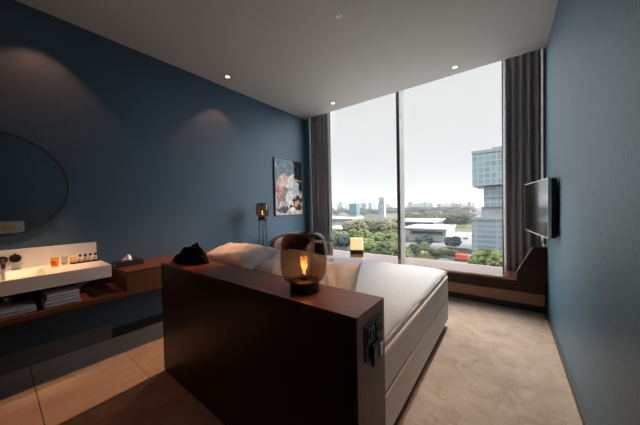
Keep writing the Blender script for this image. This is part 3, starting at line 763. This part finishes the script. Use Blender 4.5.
patch('side_road', [(396, 272), (408, 272), (414, 255), (452, 245.5), (450, 242.5), (406, 249)], M['paving'], .17)
patch('forecourt', [(396, 249), (448, 246), (448, 243), (398, 243)], M['paving'], .22)

def facade(name, glass, frame, sx, sz, rough=.35, mort=.12, off=0.0):
    glass = tuple(K_OUT*c for c in glass); frame = tuple(K_OUT*c for c in frame)
    m, t, b = nodes(name); b.inputs['Roughness'].default_value = rough
    tc = t.nodes.new('ShaderNodeTexCoord'); sp = t.nodes.new('ShaderNodeSeparateXYZ'); cb = t.nodes.new('ShaderNodeCombineXYZ')
    ad = t.nodes.new('ShaderNodeMath'); ad.operation = 'ADD'
    br_ = t.nodes.new('ShaderNodeTexBrick'); br_.offset = off; br_.inputs['Scale'].default_value = 1
    br_.inputs['Color1'].default_value = (*glass, 1); br_.inputs['Color2'].default_value = tuple(min(1, c*1.35) for c in glass)+(1,)
    br_.inputs['Mortar'].default_value = (*frame, 1); br_.inputs['Mortar Size'].default_value = mort*min(sx, sz); br_.inputs['Mortar Smooth'].default_value = .1
    br_.inputs['Brick Width'].default_value = sx; br_.inputs['Row Height'].default_value = sz
    L = t.links
    L.new(tc.outputs['Object'], sp.inputs[0]); L.new(sp.outputs[0], ad.inputs[0]); L.new(sp.outputs[1], ad.inputs[1])
    L.new(ad.outputs[0], cb.inputs[0]); L.new(sp.outputs[2], cb.inputs[1]); L.new(cb.outputs[0], br_.inputs['Vector'])
    L.new(br_.outputs[0], b.inputs['Base Color']); return m
M['f_tower'] = facade('tower_glass_facade', (.52, .76, .84), (1.0, 1.15, 1.2), 2.6, 2.9, mort=.12)
M['f_tower_low'] = facade('lower_tower_banded_facade', (.46, .60, .70), (.82, .95, 1.02), 9.0, 2.6, mort=.2)
M['f_band'] = mat('pale_tower_cladding', (.20, .215, .225), .5, var=(.22, .235, .245), nscale=.3)
M['f_teal'] = facade('teal_glass_facade', (.06, .25, .28), (.20, .38, .38), 3, 3.4)
M['f_white'] = mat('white_hall_cladding', (.46, .47, .47), .5, var=(.50, .51, .51), nscale=.1)
M['f_hallglass'] = facade('hall_glass_front', (.20, .25, .27), (.55, .57, .57), 5, 5)
M['f_grey'] = facade('far_grey_facade', (.28, .30, .33), (.38, .40, .43), 7, 4)
M['f_grey2'] = facade('far_brick_facade', (.26, .20, .18), (.34, .28, .25), 7, 4)
M['f_mast'] = mat('pale_mast_cladding', (.18, .19, .21), .5)
M['f_dark'] = mat('dark_round_emblem', (.10, .11, .13), .5)

def building(name, label, cat, px0, px1, pyt, Y, depth, m, rz=0, group=None, zb=GZ, roof=True, roofm=None):
    a = P(px0, pyt, Y); c = P(px1, pyt, Y); zt = (a.z+c.z)/2
    w_ = c.x-a.x
    t = thing(name, label, cat, ((a.x+c.x)/2, Y, zb), rz, group)
    h = zt-zb
    build('walls', B(-w_/2, w_/2, 0, depth, 0, h), m, t)
    if roof: build('roof', B(-w_/2-.4, w_/2+.4, -.4, depth+.4, h+.01, h+.7), roofm or M['f_white'], t)
    return t, w_, h

# stacked glass tower at the right
TY = 150
def blk(t, px0, wid, pyb, pyt, y0, y1, m, name):
    x0 = P(px0, 180, TY).x; z0 = P(px0, pyb, TY).z if pyb else GZ; z1 = P(px0, pyt, TY).z
    o = build(name, W(B(x0, x0+wid, y0, y1, z0, z1), t), m, t); return o, x0, z0, z1
tw = thing('office_tower', 'tall blue-grey glass office tower of offset stacked blocks', 'building', (P(490, 200, TY).x, TY, GZ))
lo = blk(tw, 472, 34, None, 217.5, TY-3, TY+30, M['f_tower_low'], 'lower_block')
bd = blk(tw, 481, 30, 217.3, 207, TY+1, TY+28, M['f_band'], 'cladding_band')
md = blk(tw, 483.5, 30, 206.9, 186.5, TY, TY+28, M['f_tower'], 'middle_block')
up = blk(tw, 473, 36, 186.3, 153.5, TY-3, TY+30, M['f_tower'], 'upper_block')
for nm, q in (('lower_block', lo), ('upper_block', up), ('middle_block', md)):
    ob, x0, z0, z1 = q
    build('parapet', W(B(x0-.25, x0+34.2, TY-3.3, TY-2.8, z1-.9, z1+.5), tw) if nm != 'middle_block' else W(B(x0-.15, x0+30.2, TY-.35, TY+.0, (z0+z1)/2-.5, (z0+z1)/2), tw), M['f_band'], tw)
x_ = P(491, 150, TY).x; z_ = up[3]
build('roof_plant', W(B(x_, x_+14, TY+4, TY+14, z_+.05, z_+2.6), tw), M['f_band'], tw)

# teal tower and slender pale tower on the left
t1, w1, h1 = building('teal_tower', 'teal glass office block left of the slender pale tower', 'building', 348.8, 356.2, 203.5, 450, 16, M['f_teal'], 0)
build('podium', B(-w1*.65, w1*.7, -6, 20, 0, 7), M['f_dark'], t1)
t2, w2, h2 = building('slender_tower', 'slender pale tower with a dark round emblem near its top', 'building', 378.6, 384, 197.5, 520, 10, M['f_mast'], 0)
build('emblem', LT([(0, -.5), (4.2, -.5), (4.4, -.02), (0, -.02)], 28, (-.3, -.05, h2-11), 'y'), M['f_dark'], t2)
for k in range(4): build('window_band', B(-w2/2+1, w2/2-1, -.3, -.02, 6+k*4, 8+k*4), M['f_dark'], t2)

# exhibition halls
hB, wB, hBz = building('exhibition_hall', 'large white flat-roofed hall right of the window mullion', 'building', 409, 446, 230, 186, 34, M['f_white'])
build('canopy', B(-wB/2-3, wB/2+1.5, -5, 30, hBz+.72, hBz+1.8), M['f_white'], hB)
build('glass_front', B(-wB/2+2, wB/2-2, -.4, -.02, hBz*.58, hBz*.86), M['f_hallglass'], hB)
hA, wA, hAz = building('exhibition_hall', 'second white hall with a long pale roof behind the large flat-roofed hall', 'building', 394, 433, 222.5, 262, 50, M['f_hallglass'])
build('canopy', B(-wA/2-2, wA/2+2, -4, 48, hAz+.72, hAz+2.0), M['f_white'], hA)
building('white_hall', 'long low white hall behind the budding trees left of the mullion', 'building', 352, 397, 222.5, 262, 30, M['f_hallglass'])
building('white_hall', 'white hall with grey front beside the left curtain, behind the trees', 'building', 322, 343, 229, 185, 26, M['f_hallglass'])
building('white_hall', 'pale long hall farthest left, seen below the teal tower', 'building', 318, 352, 218.5, 340, 40, M['f_hallglass'])
building('brick_block', 'long reddish brick block far off, left of the stacked glass tower', 'building', 448, 470, 210.5, 620, 20, M['f_grey2'], roofm=M['f_grey2'])
building('brick_block', 'low brown block far off, in the middle of the right pane', 'building', 424, 440, 212, 560, 20, M['f_grey2'], roofm=M['f_grey2'])

_o = 'second third fourth fifth sixth seventh eighth ninth tenth eleventh twelfth thirteenth fourteenth fifteenth sixteenth seventeenth eighteenth nineteenth twentieth'.split()
_o += ['twenty-'+q for q in 'first second third fourth fifth sixth seventh eighth ninth'.split()]+['thirtieth']
def place(k, n): return 'leftmost' if k == 0 else ('rightmost' if k == n-1 else _o[k-1]+' from the left')
# skyline
rs = random.Random(11)
spots = []
for k in range(46):
    px = 331+k*3.15+rs.uniform(-1, 1)
    if px > 476 or 396 < px < 405: continue
    Y = rs.choice((900, 1200, 1500, 1900, 2400)); top = rs.choice((204.0, 203.2, 203.6, 202.4, 201.6, 203.9, 200.6 if 420 < px < 450 else 203))
    a = P(px, top, Y)
    pane = px > 400; cnt = sum(1 for q in spots if q == pane); tot = 21 if not pane else 22; spots.append(pane)
    t = thing('skyline_building', 'pale grey building on the skyline, '+('right' if pane else 'left')+' pane, '+place(cnt, 99), 'building', (a.x, Y, GZ), rs.uniform(-.5, .5), 'buildings on the skyline')
    wq = rs.uniform(3.0, 7)*Y/248*(1 if Y > 1000 else .7)
    build('walls', B(-wq/2, wq/2, 0, wq*.6, 0, max(8, a.z-GZ)), M['f_grey'], t)

# trees
def crown_mesh(seed, n, fl):
    r = random.Random(seed); bm = bmesh.new()
    for k in range(n):
        a = r.uniform(0, 2*PI); v = r.uniform(-.75, 1); rr = math.sqrt(max(0, 1-v*v))*(.85+.25*r.random())
        if v < -.4: rr *= .8
        s = r.uniform(.13, .25)
        vs = bmesh.ops.create_icosphere(bm, subdivisions=1, radius=s)['verts']
        off = Vector((rr*math.cos(a), rr*math.sin(a), v*fl))*.78
        for q in vs: q.co = q.co*(1+.3*nz(q.co.x*9+k, q.co.y*9, q.co.z*9)) + off
    core = bmesh.ops.create_icosphere(bm, subdivisions=2, radius=.72)['verts']
    for q in core: q.co.z *= fl
    return bm
CR = []
for i in range(5):
    bm = crown_mesh(i, 150, .95+.1*i); me = bpy.data.meshes.new('crown'); bm.to_mesh(me); bm.free(); CR.append(me)
tk = T([(0, 0, 0), (.01, .02, .5), (0, 0, 1)], .035, 8, .6); TR = bpy.data.meshes.new('trunk'); tk.to_mesh(TR); tk.free(); TR.materials.append(M['bark'])
LM = {}
for kind, lm in LEAF.items():
    for i, me in enumerate(CR):
        c = me.copy(); c.materials.append(lm); LM[kind, i] = c
rt = random.Random(5)
def tree(px, pyt, Y, rad, kind, label, group, name='tree'):
    a = P(px, pyt, Y); H = max(a.z-GZ, rad*1.5)
    t = thing(name, label, 'tree', (a.x, Y, GZ), rt.uniform(0, 6), group)
    i = rt.randrange(5); f = .95+.1*i
    ch = bpy.data.objects.new('crown', LM[kind, i]); COL.objects.link(ch); ch.parent = t
    rz_ = min(H*.46, rad*1.15); ch.scale = (rad, rad, rz_/f); ch.location = (0, 0, H-rz_)
    tr_ = bpy.data.objects.new('trunk', TR); COL.objects.link(tr_); tr_.parent = t; tr_.scale = (H*.45, H*.45, H-rz_*1.2)
def clump(n, x0, x1, t0, t1, Y0, Y1, r0, r1, kinds, label, group):
    lab0 = label
    for k in range(n):
        if n > 1: label = lab0+', '+place(k, n)
        px = x0+(x1-x0)*(k+rt.uniform(.1, .9))/n
        tree(px, rt.uniform(t0, t1), rt.uniform(Y0, Y1), rt.uniform(r0, r1), rt.choice(kinds), label, group)
clump(11, 346, 397, 217.5, 221, 150, 185, 4.5, 6.5, ('bud', 'bud', 'bud'), 'tall budding brown tree rising behind the green trees, left pane', 'budding trees behind the green ones')
clump(9, 333, 398, 228, 236, 112, 128, 4, 5.5, ('fresh', 'fresh', 'mid'), 'bright green leafy tree low in the left window pane', 'green trees in the left pane')
clump(8, 352, 399, 236, 243, 92, 104, 3.5, 4.5, ('fresh', 'mid', 'fresh'), 'rounded fresh green tree nearest below the left window pane', 'nearest green trees in the left pane')
clump(4, 331, 346, 232, 238, 105, 118, 3, 4, ('blue', 'mid'), 'bluish green tree beside the left curtain', 'bluish trees by the left curtain')
clump(4, 404, 428, 241, 247, 122, 135, 2.4, 3.2, ('mid', 'fresh'), 'small fresh green tree by the curved road', 'small trees by the curved road')
clump(2, 419, 427, 232.5, 235, 150, 158, 4, 4.8, ('blue',), 'dark bluish tree in front of the white hall', 'dark bluish trees before the hall')
clump(3, 448, 457, 235, 238, 150, 160, 2.6, 3.4, ('blue',), 'blue-green round tree at the edge of the parking lot', 'blue-green trees by the parking lot')
clump(7, 430, 455, 247.5, 250, 128, 140, 1.9, 2.6, ('fresh', 'mid'), 'low green shrub along the kerb of the road', 'shrubs along the road kerb')
clump(5, 478, 503, 246, 250, 92, 104, 3.4, 4.6, ('fresh', 'mid'), 'yellow-green tree at the foot of the stacked glass tower', 'trees at the foot of the tower')
clump(14, 432, 472, 214, 220, 300, 420, 7, 10, ('mid', 'far'), 'green tree of the park beyond the white halls', 'park trees beyond the halls')
clump(6, 404, 434, 213, 216, 380, 480, 7, 10, ('far', 'mid'), 'dull green tree beyond the roofs of the halls', 'trees behind the hall roofs')
clump(26, 330, 397, 206.5, 211, 560, 800, 9, 14, ('far', 'brown', 'far'), 'dull distant tree on the plain, left window pane', 'distant trees in the left pane')
clump(30, 404, 474, 206, 210.5, 620, 950, 10, 15, ('brown', 'far'), 'dull distant tree on the plain, right window pane', 'distant trees in the right pane')

# vehicles
def wheels(t, xs, w_, r):
    for x in xs:
        for s in (-1, 1): build('wheel', LT([(0, -.12), (r, -.12), (r, .12), (0, .12)], 16, (x, s*w_/2, r), 'y'), M['black'], t)
g = G(462, 261.5)
M['red'] = mat('red_lorry_paint', (.42, .045, .02), .4); M['bluep'] = mat('blue_lorry_paint', (.06, .16, .30), .4)
tk_ = thing('lorry', 'red lorry with a blue cab on the grey road', 'lorry', (g.x, g.y, GZ+.2), .12)
build('cargo_box', B(-2.6, 2.4, -1.2, 1.2, .8, 3.0), M['red'], tk_, bevel=.08)
build('chassis', B(-3.2, 4.2, -.9, .9, .5, .79), M['black'], tk_)
build('cab', prism([(2.6, .8), (4.6, .8), (4.7, 1.7), (4.2, 2.9), (2.6, 2.9)], -1.15, 1.15), M['bluep'], tk_, bevel=.08)
wheels(tk_, (-2.4, -1.3, 3.5), 2.0, .5)
CC = {'white': (.75, .75, .75), 'grey': (.25, .26, .28), 'black': (.03, .03, .035), 'silver': (.5, .5, .52), 'blue': (.06, .11, .25)}
for k in CC: M['car_'+k] = mat(k+'_car_paint', CC[k], .3)
proto = {}
def car(px, py, colr, rz, label):
    g = G(px, py)
    t = thing('car', label, 'car', (g.x, g.y, GZ+.22), rz, 'cars outside')
    body = [(-2.1, .35), (2.1, .35), (2.15, .75), (1.2, .95), (.5, 1.42), (-1.1, 1.45), (-1.8, .98), (-2.15, .9)]
    build('car_body', prism(body, -.86, .86), M['car_'+colr], t, bevel=.06)
    build('car_window', prism([(.95, .97), (.42, 1.36), (-1.05, 1.38), (-1.5, 1.0)], -.87, .87), M['black'], t)
    wheels(t, (-1.3, 1.35), 1.62, .33)
for px, py, c, lab in [(452.5, 238, 'white', 'white car parked farthest left in the lot'), (457, 240, 'grey', 'grey car in the middle of the parking lot'),
                       (461.5, 237, 'white', 'white car parked in the back row of the lot'), (466, 239.5, 'black', 'black car near the right edge of the parking lot'),
                       (469.5, 236, 'silver', 'silver car parked beside the glass tower'), (434, 254.5, 'white', 'white car on the side road by the shrubs')]:
    car(px, py, c, rt.uniform(-.3, .3)+(1.2 if py < 245 else .3), lab)

M['pole'] = mat('white_flagpole_paint', (.42, .42, .42), .4)
for k, px in enumerate((446.5, 448.6, 450.7, 452.8)):
    g = G(px, 243)
    t = thing('flagpole', 'thin white flagpole before the parking lot, '+['leftmost', 'second from the left', 'third from the left', 'rightmost'][k], 'flagpole', (g.x, g.y, GZ+.2), 0, 'flagpoles by the parking lot')
    build('pole', T([(0, 0, 0), (0, 0, 9)], .16, 8, .6), M['pole'], t); build('foot', LT([(0, 0), (.4, 0), (.4, .3), (0, .3)], 12), M['f_dark'], t)

# haze over the city: thin real scattering air
hz = bpy.data.materials.new('haze'); hz.use_nodes = True; t = hz.node_tree; t.nodes.clear()
vs_ = t.nodes.new('ShaderNodeVolumeScatter'); vs_.inputs['Color'].default_value = (.30, .32, .34, 1); vs_.inputs['Density'].default_value = 1/2400
vs_.inputs['Anisotropy'].default_value = 0.2
o_ = t.nodes.new('ShaderNodeOutputMaterial'); t.links.new(vs_.outputs[0], o_.inputs['Volume'])
hob = build('haze', B(-4400, 2400, 60, 5000, GZ-1.5, 60), hz); tag(hob, 'thin pale haze hanging over the city', 'haze', kind='stuff')
